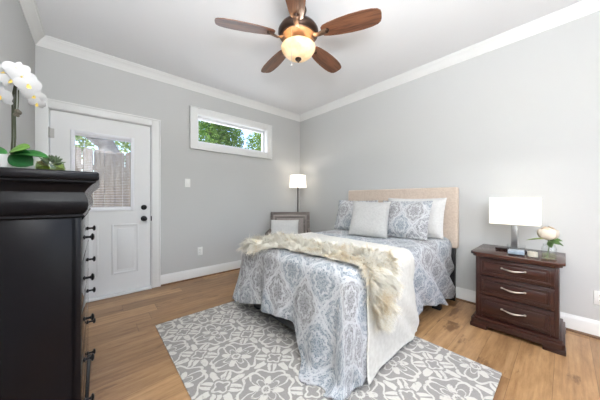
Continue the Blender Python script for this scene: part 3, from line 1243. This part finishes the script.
# square glass box, candle glass and rose vase
M_bluewax = plain('blue_grey_wax', (166, 176, 190), .5, 0, 60, .2, .2, 30)
t = thing('glass_dish', 'square clear glass dish with blue grey contents in front of the table lamp', 'dish', (3.165, -.425, TZ), R(4))
m = MB()
w_, h_ = .056, .078
for q in ((-w_, w_, -w_, -w_ + .005), (-w_, w_, w_ - .005, w_), (-w_, -w_ + .005, -w_ + .005, w_ - .005), (w_ - .005, w_, -w_ + .005, w_ - .005)):
    m.box(q[0], q[1], q[2], q[3], 0, h_)
m.box(-w_ + .005, w_ - .005, -w_ + .005, w_ - .005, 0, .008)
m.build('glass_body', M_clear, t, smooth=False)
m = MB(); m.box(-w_ + .007, w_ - .007, -w_ + .007, w_ - .007, .009, .036, .004)
m.build('filling', M_bluewax, t)
t = thing('candle_glass', 'low round glass tumbler with cream candle between dish and rose vase', 'candle', (3.262, -.445, TZ))
m = MB(); m.lathe([(.0, 0), (.031, 0), (.033, .004), (.034, .058), (.0315, .058), (.0305, .006), (0, .006)], 28, cap=False)
m.build('glass_cup', M_clear, t)
m = MB(); m.lathe([(0, .007), (.0298, .007), (.0302, .042), (.005, .040), (0, .040)], 28, cap=False)
c = m.build('wax', plain('cream_wax', (226, 214, 196), .5), t)
m = MB(); m.tube([(0, 0, .040), (.001, 0, .050)], .001, 6)
m.build('wick', M_slot, t)

M_petal = plain('blush_petals', (228, 216, 198), .7, 0, 40, .15, .08, 20)
M_petal_in = plain('blush_petals_inner', (210, 186, 158), .7, 0, 40, .15, .08, 20)
M_green = plain('rose_leaf', (86, 112, 62), .5, 0, 60, .2, .25, 14)
M_water = glassy('vase_water', (.93, .94, .80, 1), .02, .6)
t = thing('rose_vase', 'clear glass vase with one pale blush rose on the nightstand', 'vase', (3.350, -.430, TZ))
m = MB(); m.lathe([(0, 0), (.038, 0), (.041, .004), (.042, .085), (.036, .098), (.032, .108), (.035, .116), (.0325, .116), (.0295, .108), (.0335, .097), (.0395, .084), (.0385, .007), (0, .007)], 32, cap=False)
m.build('glass_vase', M_clear, t)
m = MB(); m.lathe([(0, .0075), (.038, .0075), (.0385, .040), (0, .040)], 28, cap=False)
m.build('water', M_water, t)
m = MB(); m.tube([(-.012, 0, .012), (.0, .004, .09), (-.006, 0, .165)], .003, 8)
m.build('flower_stem', M_green, t)
def petal_mesh(mb, R0, wid, hgt, ang, tilt, curl, base, n=7):
    vs = []
    for j in range(n):
        for i in range(n):
            a = -1 + 2 * i / (n - 1); b = j / (n - 1)
            wv = wid * sin(pi * (.12 + .70 * b)) ** .8
            th = ang + a * wv / max(R0, .006)
            rad = R0 * (.35 + .65 * sin(min(1, b * 1.1) * pi / 2)) + curl * max(0, b - .65) ** 2 * 6 + tilt * b
            z = hgt * (b - .10 * a * a * b)
            vs.append((base[0] + rad * cos(th), base[1] + rad * sin(th), base[2] + z))
    fs = [(j * n + i, j * n + i + 1, (j + 1) * n + i + 1, (j + 1) * n + i) for j in range(n - 1) for i in range(n - 1)]
    mb.poly(vs, fs)
rose_c = Vector((-.006, 0, .195))
def rose_petal(mb, ang, R0, wid, top, bot, flare, zf=.88):
    # a patch of a sphere-like shell; top/bot = latitudes; flare opens the rim
    n = 8
    vs = []
    for j in range(n + 1):
        b = j / n
        lat = bot + (top - bot) * b
        for i in range(n + 1):
            a = -1 + 2 * i / n
            th = ang + a * wid * (1 - .12 * b * b)
            rr_ = R0 * cos(lat) * (1 + flare * max(0, b - .6) ** 2 * 5) + .001 * a * a
            zz_ = R0 * zf * sin(lat) - .10 * R0 * a * a * b
            vs.append((rose_c.x + rr_ * cos(th), rose_c.y + rr_ * sin(th), rose_c.z + zz_))
    fs = [(j * (n + 1) + i, j * (n + 1) + i + 1, (j + 1) * (n + 1) + i + 1, (j + 1) * (n + 1) + i) for j in range(n) for i in range(n)]
    mb.poly(vs, fs)
m = MB()
for k in range(6):
    rose_petal(m, k * 2.4, .060 - .001 * k, .72, .62, -1.35, .16)
for k in range(6):
    rose_petal(m, k * 2.4 + .7, .054 - .001 * k, .75, .85, -1.2, .14)
ro = m.build('rose_head', M_petal, t)
m = MB()
for k in range(6):
    rose_petal(m, k * 2.4 + .2, .050 - .002 * k, .8, 1.2, -1.0, .0, 1.15)
for k in range(4):
    rose_petal(m, k * 2.4 + .9, .044 - .004 * k, .9, 1.42, -.8, .0, 1.3)
m.build('inner_petals', M_petal_in, ro)
def leaf(name, mat, parent, p0, dirv, L, W, droop=.3, fold=.25, n=9, up=Vector((0, 0, 1)), twist=0.0, pw=.8):
    d = Vector(dirv).normalized()
    s_ = d.cross(up)
    if s_.length < 1e-4: s_ = Vector((1, 0, 0))
    s_.normalize()
    vs = []
    p = Vector(p0)
    u_ = s_.cross(d).normalized()
    if twist:
        rm = Matrix.Rotation(twist, 3, d)
        s_ = rm @ s_; u_ = rm @ u_
    for j in range(n + 1):
        b = j / n
        c = p + d * (L * b) - Vector((0, 0, 1)) * (droop * L * b * b)
        w = W * .5 * (sin(pi * min(1, b * .97 + .03)) ** pw)
        for a in (-1, -.5, 0, .5, 1):
            vs.append(tuple(c + s_ * (w * a) + u_ * (fold * w * a * a)))
    fs = [(j * 5 + i, j * 5 + i + 1, (j + 1) * 5 + i + 1, (j + 1) * 5 + i) for j in range(n) for i in range(4)]
    o = mesh_obj(name, vs, fs, mat, parent)
    md = o.modifiers.new('thick', 'SOLIDIFY'); md.thickness = .0016; md.offset = 0
    return o
M_pale = plain('pale_leaf', (150, 170, 104), .5, 0, 60, .2, .2, 14)
leaf('leaf', M_pale, t, (-.008, 0, .150), (-1, -.45, .02), .125, .034, .15, twist=.5)
for (dx, dy, dz, L_) in ((1, -.2, .5, .06), (.8, -.7, .1, .055), (.9, .3, -.1, .06), (.3, -1, .2, .05), (.2, -.9, -.5, .045)):
    leaf('leaf', M_green, t, (0.004, 0, .140), (dx, dy, dz), L_ * 1.25, .042, .35, twist=.6)

# ------------------------------------------------------------------ floor lamp, armchair and its pillow in the far corner
M_shadeF = shade_mat('floor_lamp_shade_linen', (250, 247, 242), .5, .5)
fl = thing('floor_lamp', 'slim floor lamp with white drum shade in the far corner', 'floor lamp', (.265, -.285, 0))
m = MB(); m.lathe([(0, 0), (.13, 0), (.13, .012), (.12, .020), (.02, .026), (.014, .035), (0, .035)], 36, cap=False)
M_bronze = plain('dark_bronze', (66, 58, 54), .35, .8)
m.build('base', M_bronze, fl)
m = MB(); m.tube([(0, 0, .02), (0, 0, 1.42)], .0115, 14)
m.build('pole', M_bronze, fl)
m = MB(); m.lathe([(.152, 1.315), (.138, 1.535), (.1355, 1.535), (.1495, 1.315), (.152, 1.315)], 40, cap=False)
m.build('lamp_shade', M_shadeF, fl)
m = MB(); m.sphere((0, 0, 1.435), .026)
m.build('bulb', M_bulb, fl)
add_light('floor_lamp_light', 'POINT', (.265, -.285, 1.46), 2.6, (1, .91, .80), radius=.03)

M_drift = wood('grey_driftwood', (92, 82, 76), (128, 118, 110), .6, 'x')
M_uph = fabric('taupe_upholstery', (150, 140, 134), (164, 154, 148), .95)
ch = thing('armchair', 'grey wood framed armchair with taupe upholstery in the corner behind the bed', 'armchair', (.54, -.70, 0), R(48.5))
# local: x right in view, -y faces the camera
rec = Matrix.Translation((0, .20, .40)) @ Matrix.Rotation(R(-9), 4, 'X') @ Matrix.Translation((0, 0, -.40))
m = MB()
m.box(-.33, -.285, -.02, .03, .36, .895, .004, 2, rec)
m.box(.285, .33, -.02, .03, .36, .895, .004, 2, rec)
m.box(-.285, .285, -.02, .03, .85, .895, .004, 2, rec)
m.box(-.285, .285, -.02, .03, .36, .41, .004, 2, rec)
m.build('back_frame', M_drift, ch)
m = MB(); m.box(-.284, .284, -.035, .035, .41, .849, .02, 3, rec)
bp = m.build('backrest', M_uph, ch)
m = MB()
for q in ((-.255, -.225, .46, .81), (.225, .255, .46, .81)):
    m.box(q[0], q[1], -.046, -.030, q[2], q[3], .006, 2, rec)
m.box(-.255, .255, -.046, -.030, .79, .82, .006, 2, rec)
m.build('nail_trim', M_drift, bp)
m = MB(); m.box(-.285, .285, -.32, .19, .33, .46, .035, 4)
m.build('seat', M_uph, ch)
m = MB(); m.box(-.30, .30, -.30, .20, .27, .33, .004)
m.build('seat_frame', M_drift, ch)
for s_ in (-1, 1):
    a0, a1 = sorted((s_ * .29, s_ * .335))
    m = MB(); m.box(a0, a1, -.34, .17, .585, .625, .006)
    m.box(a0 + .005, a1 - .005, -.325, -.285, .33, .59, .004)
    m.build('armrest', M_drift, ch)
    for (yy0, yy1) in ((-.32, -.275), (.165, .21)):
        m = MB(); m.box(a0 + .002, a1 - .002, yy0, yy1, 0, .345, .004)
        m.build('leg', M_drift, ch)
pc = Matrix.Translation((.54, -.70, 0)) @ Matrix.Rotation(R(48.5), 4, 'Z') @ Vector((-.085, .0, .462))
pillow('lumbar_pillow', 'small white pillow propped on the grey armchair in the corner', .46, .33, .12, M_wpil, pc, (R(-20), 0, R(48.5)), .05, 0, 6)

# ------------------------------------------------------------------ black chest of drawers at the left
M_lac = NT('black_lacquer')
_n = M_lac.noise(M_lac.coord(), 7, 4)
M_lac.pbr(M_lac.mix(_n, lin((17, 16, 18)), lin((25, 22, 24))), .24, 0, None, Specular_IOR_Level=.16)
M_lacq = M_lac.m
M_front = plain('black_lacquer_polished', (20, 18, 20), .07, 0)
CX0, CX1, CYB, CYF, CH = 1.285, 2.135, RY + .034, -3.062, 1.222
chest = thing('chest_of_drawers', 'tall black lacquered chest of drawers against the left wall, seen from its end', 'chest of drawers', ((CX0 + CX1) / 2, (CYB + CYF) / 2, 0), R(-0.95))
cx, cy = (CX0 + CX1) / 2, (CYB + CYF) / 2
a0, a1, b0, b1 = CX0 - cx, CX1 - cx, CYB - cy, CYF - cy
m = MB(); m.box(a0, a1, b0, b1 - .012, .055, 1.05, .004)
for xx in (a0 + .0, a1 - .022):
    m.box(xx, xx + .022, b1 - .03, b1, .055, 1.05, .003)
m.build('carcass', M_lacq, chest)
# crown of the chest: ogee frieze and top board (front and both ends)
prof = [(0, 1.040), (.006, 1.040), (.012, 1.046), (.006, 1.054), (.012, 1.060), (.020, 1.072), (.023, 1.09), (.021, 1.115), (.012, 1.135), (.012, 1.142), (.022, 1.158), (.034, 1.172), (.046, 1.180), (.046, 1.186), (0, 1.186)]
m = MB()
def rect_ring(off): return [(a0 - off, b0), (a0 - off, b1 + off), (a1 + off, b1 + off), (a1 + off, b0)]
rings = []
for off, zz in prof:
    rings.append([m.bm.verts.new((x, y, zz)) for x, y in rect_ring(off)])
for p_, q_ in zip(rings, rings[1:]):
    for i in range(4):
        j = (i + 1) % 4
        m.bm.faces.new((p_[i], p_[j], q_[j], q_[i]))
m.bm.faces.new(rings[0][::-1]); m.bm.faces.new(rings[-1])
m.build('cornice', M_lacq, chest, angle=25)
m = MB(); m.box(a0 - .052, a1 + .052, b0, b1 + .056, 1.187, CH, .009, 3)
m.build('top', M_lacq, chest)
m = MB(); m.box(a0 - .012, a1 + .012, b0, b1 + .012, 0, .055, .006)
m.build('plinth', M_lacq, chest)
n = 5
zz0, zz1 = .075, 1.03
hgt = (zz1 - zz0) / n
for k in range(n):
    z0 = zz0 + k * hgt + .006; z1 = zz0 + (k + 1) * hgt - .006
    m = MB(); m.box(a0 + .03, a1 - .03, b1 - .02, b1 + .001, z0, z1, .003)
    dr = m.build('drawer', M_front, chest)
    for xx in (a0 + .21, a1 - .20):
        m = MB()
        M4 = Matrix.Translation((xx, b1 + .001, (z0 + z1) / 2)) @ Matrix.Rotation(R(-90), 4, 'X')
        m.lathe([(0, 0), (.011, 0), (.011, .003), (.006, .006), (.005, .020), (.008, .024), (.016, .027), (.017, .031), (.012, .036), (0, .038)], 18, M4, cap=False)
        m.build('knob', M_black, dr)

# ------------------------------------------------------------------ orchid and succulent on the chest
M_orch = plain('orchid_petal', (196, 194, 193), .6, 0, 50, .1)
M_orchy = plain('orchid_lip', (226, 196, 96), .6)
M_stem = plain('orchid_stem', (62, 66, 44), .6)
M_ol = plain('orchid_leaf', (46, 112, 44), .32, 0, 30, .15, .25, 10)
M_ol2 = plain('orchid_leaf_light', (112, 158, 62), .35, 0, 30, .15, .25, 10)
M_ol3 = plain('orchid_leaf_dark', (28, 92, 40), .3, 0, 30, .15, .2, 10)
M_pot = plain('white_glazed_pot', (226, 224, 220), .25)
M_soil = plain('bark_mix', (86, 64, 44), .95, 0, 60, .8, .4, 40)
CT = CH + .0005
orch = thing('potted_orchid', 'white orchid with green leaves standing on the black chest', 'orchid', (1.838, -3.295, CT), R(48.5))
# local x = to the right in view, y = away from the camera, z up
m = MB(); m.lathe([(0, 0), (.036, 0), (.038, .006), (.040, .074), (.040, .082), (.037, .082), (.036, .012), (0, .012)], 32, Matrix.Translation((-.018, .01, 0)), cap=False)
m.build('pot', M_pot, orch)
m = MB(); m.lathe([(0, .012), (.0355, .013), (.0365, .070), (.02, .076), (0, .077)], 24, Matrix.Translation((-.018, .01, 0)), cap=False)
m.build('potting_bark', M_soil, orch)
lv = [((.000, -.012, .090), (1, -.25, .22), .135, .056, .10, M_ol2, .9), ((.012, -.008, .084), (1, -.1, .10), .175, .044, .20, M_ol, .7),
      ((.012, -.012, .088), (.80, -.05, -.40), .110, .082, .03, M_ol3, 1.2), ((-.014, -.01, .086), (-1, -.1, .30), .13, .055, .3, M_ol, -.8), ((-.01, .02, .085), (-.5, 1, .5), .11, .045, .4, M_ol, 0.0)]
for p0, d, L_, W_, dr_, mt, tw in lv:
    o = leaf('leaf', mt, orch, p0, d, L_, W_, dr_, .30, 10, Vector((0, 0, 1)), tw, .6)
st1 = [(0.006, 0, .06), (.012, 0, .16), (.010, 0, .26), (.014, 0, .37), (.022, -.005, .425), (.045, -.01, .452), (.075, -.01, .440), (.095, -.01, .40), (.10, -.01, .36)]
st2 = [(-.006, 0, .06), (-.012, .01, .16), (-.012, .01, .27), (-.006, .005, .34), (.010, .0, .385), (.035, -.02, .40), (.050, -.02, .36), (.056, -.025, .31), (.060, -.03, .272)]
for s_ in (st1, st2):
    m = MB(); m.tube(s_, [.0034] * 4 + [.0030, .0027, .0024, .002, .0016], 8)
    m.build('flower_spike', M_stem, orch)
def petal(mb, c, fr, ang, L_, W_, cup, pw=.7):
    """flat-ish petal in frame fr (right, up, out)"""
    rt, up, ou = fr
    d = rt * cos(ang) + up * sin(ang)
    s_ = -rt * sin(ang) + up * cos(ang)
    vs = []
    n = 7
    for j in range(n + 1):
        b = j / n
        w = W_ * .5 * sin(pi * (.06 + .90 * b)) ** pw
        for a in (-1, -.5, 0, .5, 1):
            vs.append(c + d * (L_ * b) + s_ * (w * a) + ou * (cup * L_ * (b * b) - .12 * w * a * a + .004))
    fs = [(j * 5 + i, j * 5 + i + 1, (j + 1) * 5 + i + 1, (j + 1) * 5 + i) for j in range(n) for i in range(4)]
    mb.poly(vs, fs)
rr = random.Random(5)
bl = [(-.034, -.035, .330, .046, -.2, .1), (.002, -.040, .318, .044, .2, -.1), (-.028, -.02, .425, .044, -.2, .3), (.020, -.035, .425, .044, .1, .2), (.056, -.03, .438, .042, .5, .2), (.080, -.03, .405, .042, .6, -.1), (.104, -.03, .372, .040, .8, -.2), (.048, -.04, .385, .038, .3, .0), (.118, -.02, .330, .036, .8, -.5), (.128, -.02, .300, .026, 1.0, -.6)]
for (bx, by, bz, sz, yaw, pit) in bl:
    c = Vector((bx, by, bz))
    ou = Vector((sin(yaw) * cos(pit), -cos(yaw) * cos(pit), sin(pit))).normalized()
    rt = Vector((0, 0, 1)).cross(ou) * -1
    rt.normalize()
    up = ou.cross(rt) * -1
    if up.z < 0: up = -up
    fr = (rt, up, ou)
    m = MB()
    j = rr.uniform(-.2, .2)
    for ang in (90, 212, 328):
        petal(m, c - ou * .002, fr, R(ang) + j, sz * .98, sz * .62, -.12)
    for ang in (14, 166):
        petal(m, c, fr, R(ang) + j, sz * 1.02, sz * 1.12, .06, .5)
    o = m.build('blossom', M_orch, orch)
    m = MB()
    petal(m, c + ou * .003, fr, R(270) + j, sz * .42, sz * .36, .5, .5)
    m.sphere(tuple(c + ou * .006), sz * .10)
    m.build('lip', M_orchy, o)
for (bx, by, bz, sz) in ((.056, -.028, .262, .0085), (.066, -.03, .256, .0075), (.050, -.03, .248, .007), (.062, -.033, .243, .006)):
    m = MB(); m.sphere((bx, by, bz), sz, 1, 1, 1.25, 12, 8)
    m.build('bud', plain('orchid_bud', (92, 84, 70), .5), orch)

M_sglass = glassy('green_glass', (.80, .88, .62, 1), .02, 1.0)
su = thing('succulent_bowl', 'small green glass bowl of succulents on the black chest', 'succulent', (1.585, -3.205, CT), R(48.5))
m = MB()
w_, h_ = .052, .060
m.lathe([(0, 0), (.046, 0), (.054, .012), (.057, .060), (.051, .088), (.0485, .088), (.054, .060), (.051, .014), (.044, .004), (0, .004)], 32, cap=False)
m.build('glass_bowl', M_sglass, su)
m = MB(); m.lathe([(0, .005), (.043, .005), (.0495, .016), (.0525, .060), (.02, .070), (0, .070)], 28, cap=False)
m.build('moss', plain('moss_fill', (110, 112, 60), .95, 0, 60, .8, .35, 30), su)
def rosette(name, c, R0, n, mat, tall=.5, seed=0):
    m = MB()
    q = random.Random(seed)
    for k in range(n):
        f = k / n
        ang = k * 2.39996
        el = .15 + 1.25 * f
        d = Vector((cos(ang) * cos(el), sin(ang) * cos(el), sin(el) * (1 + tall)))
        L_ = R0 * (1 - .45 * f)
        e_ = Vector(c) + d * L_
        mid = Vector(c) + d * L_ * .55 + Vector((0, 0, .003))
        m.tube([c, mid, e_], [R0 * .10, R0 * .16, R0 * .02], 6)
    return m.build(name, mat, su)
rosette('succulent_rosette', (.018, -.01, .072), .058, 30, plain('grey_green_succulent', (92, 108, 78), .5, 0, 60, .2, .25, 40), .6, 1)
rosette('succulent_rosette', (-.024, -.012, .070), .036, 22, plain('tan_succulent', (150, 128, 98), .6, 0, 60, .2, .25, 40), .2, 2)

# ------------------------------------------------------------------ ceiling fan
M_blade = wood('walnut_blade', (78, 48, 34), (128, 84, 58), .32, 'x', 1.0)
M_fbr = plain('aged_bronze', (70, 54, 46), .35, .85)
M_cop = plain('copper_bronze', (128, 102, 84), .38, .9)
FX, FY = 1.945, -1.740
fan = thing('ceiling_fan', 'five blade walnut ceiling fan with lit alabaster bowl hanging from the ceiling', 'ceiling fan', (FX, FY, RH))
BZ = 2.475 - RH
m = MB(); m.lathe([(0, -.001), (.068, -.001), (.070, -.012), (.060, -.040), (.030, -.060), (.016, -.064), (0, -.064)], 32, cap=False)
m.build('canopy', M_fbr, fan)
m = MB(); m.tube([(0, 0, -.05), (0, 0, -.15)], .0135, 14)
m.build('downrod', M_fbr, fan)
m = MB(); m.lathe([(0, -.118), (.03, -.118), (.045, -.128), (.10, -.140), (.150, -.162), (.168, -.190), (.168, -.214), (.156, -.232), (.150, -.238), (0, -.238)], 40, cap=False)
mh = m.build('motor_housing', M_fbr, fan)
m = MB(); m.lathe([(0, -.239), (.149, -.239), (.144, -.246), (.100, -.254), (.066, -.262), (.056, -.300), (.070, -.318), (0, -.318)], 40, cap=False)
m.build('housing_cup', M_cop, mh)
# glass bowl
def bowl_mat():
    t = NT('alabaster_glass')
    n = t.noise(t.coord(), 9, 4)
    c = t.mix(t.ss(n, .35, .65), lin((250, 226, 184)), lin((226, 194, 140)))
    d = t.node('ShaderNodeBsdfTranslucent'); t.put(d.inputs[0], c)
    g = t.node('ShaderNodeBsdfPrincipled'); t.put(g.inputs['Base Color'], c); g.inputs['Roughness'].default_value = .25
    mx = t.node('ShaderNodeMixShader'); mx.inputs[0].default_value = .96
    t.nt.links.new(d.outputs[0], mx.inputs[1]); t.nt.links.new(g.outputs[0], mx.inputs[2])
    e = t.node('ShaderNodeEmission'); t.put(e.inputs[0], c); e.inputs[1].default_value = .35
    a = t.node('ShaderNodeAddShader')
    t.nt.links.new(mx.outputs[0], a.inputs[0]); t.nt.links.new(e.outputs[0], a.inputs[1])
    t.nt.links.new(a.outputs[0], t.out.inputs['Surface'])
    return t.m
bp = [(.142, -.322), (.145, -.327), (.143, -.336), (.136, -.352), (.120, -.376), (.094, -.397), (.062, -.410), (.03, -.416), (.008, -.417)]
ip = [(max(r_ - .005, .008), z_ + .004) for r_, z_ in bp[::-1]]
m = MB(); m.lathe(bp + ip + [bp[0]], 44, cap=False)
m.build('light_bowl', bowl_mat(), fan)
m = MB(); m.tube([(0, 0, -.31), (0, 0, -.425)], .005, 8)
m.lathe([(0, -.417), (.026, -.417), (.027, -.424), (.018, -.434), (.008, -.440), (.007, -.446), (0, -.450)], 20, cap=False)
m.build('finial', M_fbr, fan)
for k in range(3):
    a = 2 * pi * k / 3 + .3
    m = MB(); m.sphere((.068 * cos(a), .068 * sin(a), -.352), .022)
    m.build('bulb', M_bulb, fan)
m = MB()
for k in range(24):
    m.sphere((.050, -.115, -.34 - .0075 * k - .02), .0022, 1, 1, 1.2, 6, 4)
m.tube([(.05, -.115, -.25), (.05, -.115, -.53)], .0007, 5)
m.sphere((.05, -.115, -.535), .006, 1, 1, 1.8, 10, 6)
m.build('pull_chain', M_steel, fan)
add_light('fan_light', 'POINT', (FX, FY, RH - .312), 20.0, (1, .94, .86), radius=.07)
# blades
prof = [(.200, .030), (.215, .046), (.26, .058), (.34, .070), (.43, .077), (.52, .078), (.59, .072), (.635, .060), (.655, .044), (.662, .020)]
outl = [(x, w) for x, w in prof] + [(x, -w) for x, w in prof[::-1]]
N = len(outl)
tilt = Matrix.Rotation(R(-13), 4, 'X')
def blade_mesh():
    m = MB()
    vs = [tilt @ Vector((x, w, .003)) for x, w in outl] + [tilt @ Vector((x, w, -.003)) for x, w in outl]
    fs = [tuple(range(N)), tuple(range(2 * N - 1, N - 1, -1))] + [(k, (k + 1) % N, N + (k + 1) % N, N + k) for k in range(N)]
    m.poly(vs, fs)
    return m
for k in range(5):
    ang = R(-44.2 - 72 * k)
    m = blade_mesh()
    b = m.build('blade', M_blade, fan, angle=30, loc=(0, 0, BZ), rot=(0, 0, ang))
    m = MB()
    # iron: arched arm from the housing, ending in a rounded plate under the blade
    pts = [(.105, 0, .010), (.14, 0, -.020), (.175, 0, -.026), (.21, 0, -.018), (.245, 0, -.010)]
    hwid = [.018, .020, .020, .024, .026]
    rows = []
    for (x, y, z), w in zip(pts, hwid):
        rows.append([tilt @ Vector((x, -w, z)), tilt @ Vector((x, -w * .5, z - .007)), tilt @ Vector((x, w * .5, z - .007)), tilt @ Vector((x, w, z)), tilt @ Vector((x, 0, z + .006))])
    vv = [[m.bm.verts.new(p) for p in row] for row in rows]
    for p_, q_ in zip(vv, vv[1:]):
        for i in range(5):
            j = (i + 1) % 5
            m.bm.faces.new((p_[i], p_[j], q_[j], q_[i]))
    m.bm.faces.new(vv[0][::-1]); m.bm.faces.new(vv[-1])
    ir = m.build('blade_bracket', M_cop, b)
    m = MB(); m.lathe([(0, -.021), (.014, -.019), (.018, -.012), (.018, -.004)], 18, tilt @ Matrix.Translation((.245, 0, 0)), cap=True)
    m.build('bracket_cap', M_fbr, b)
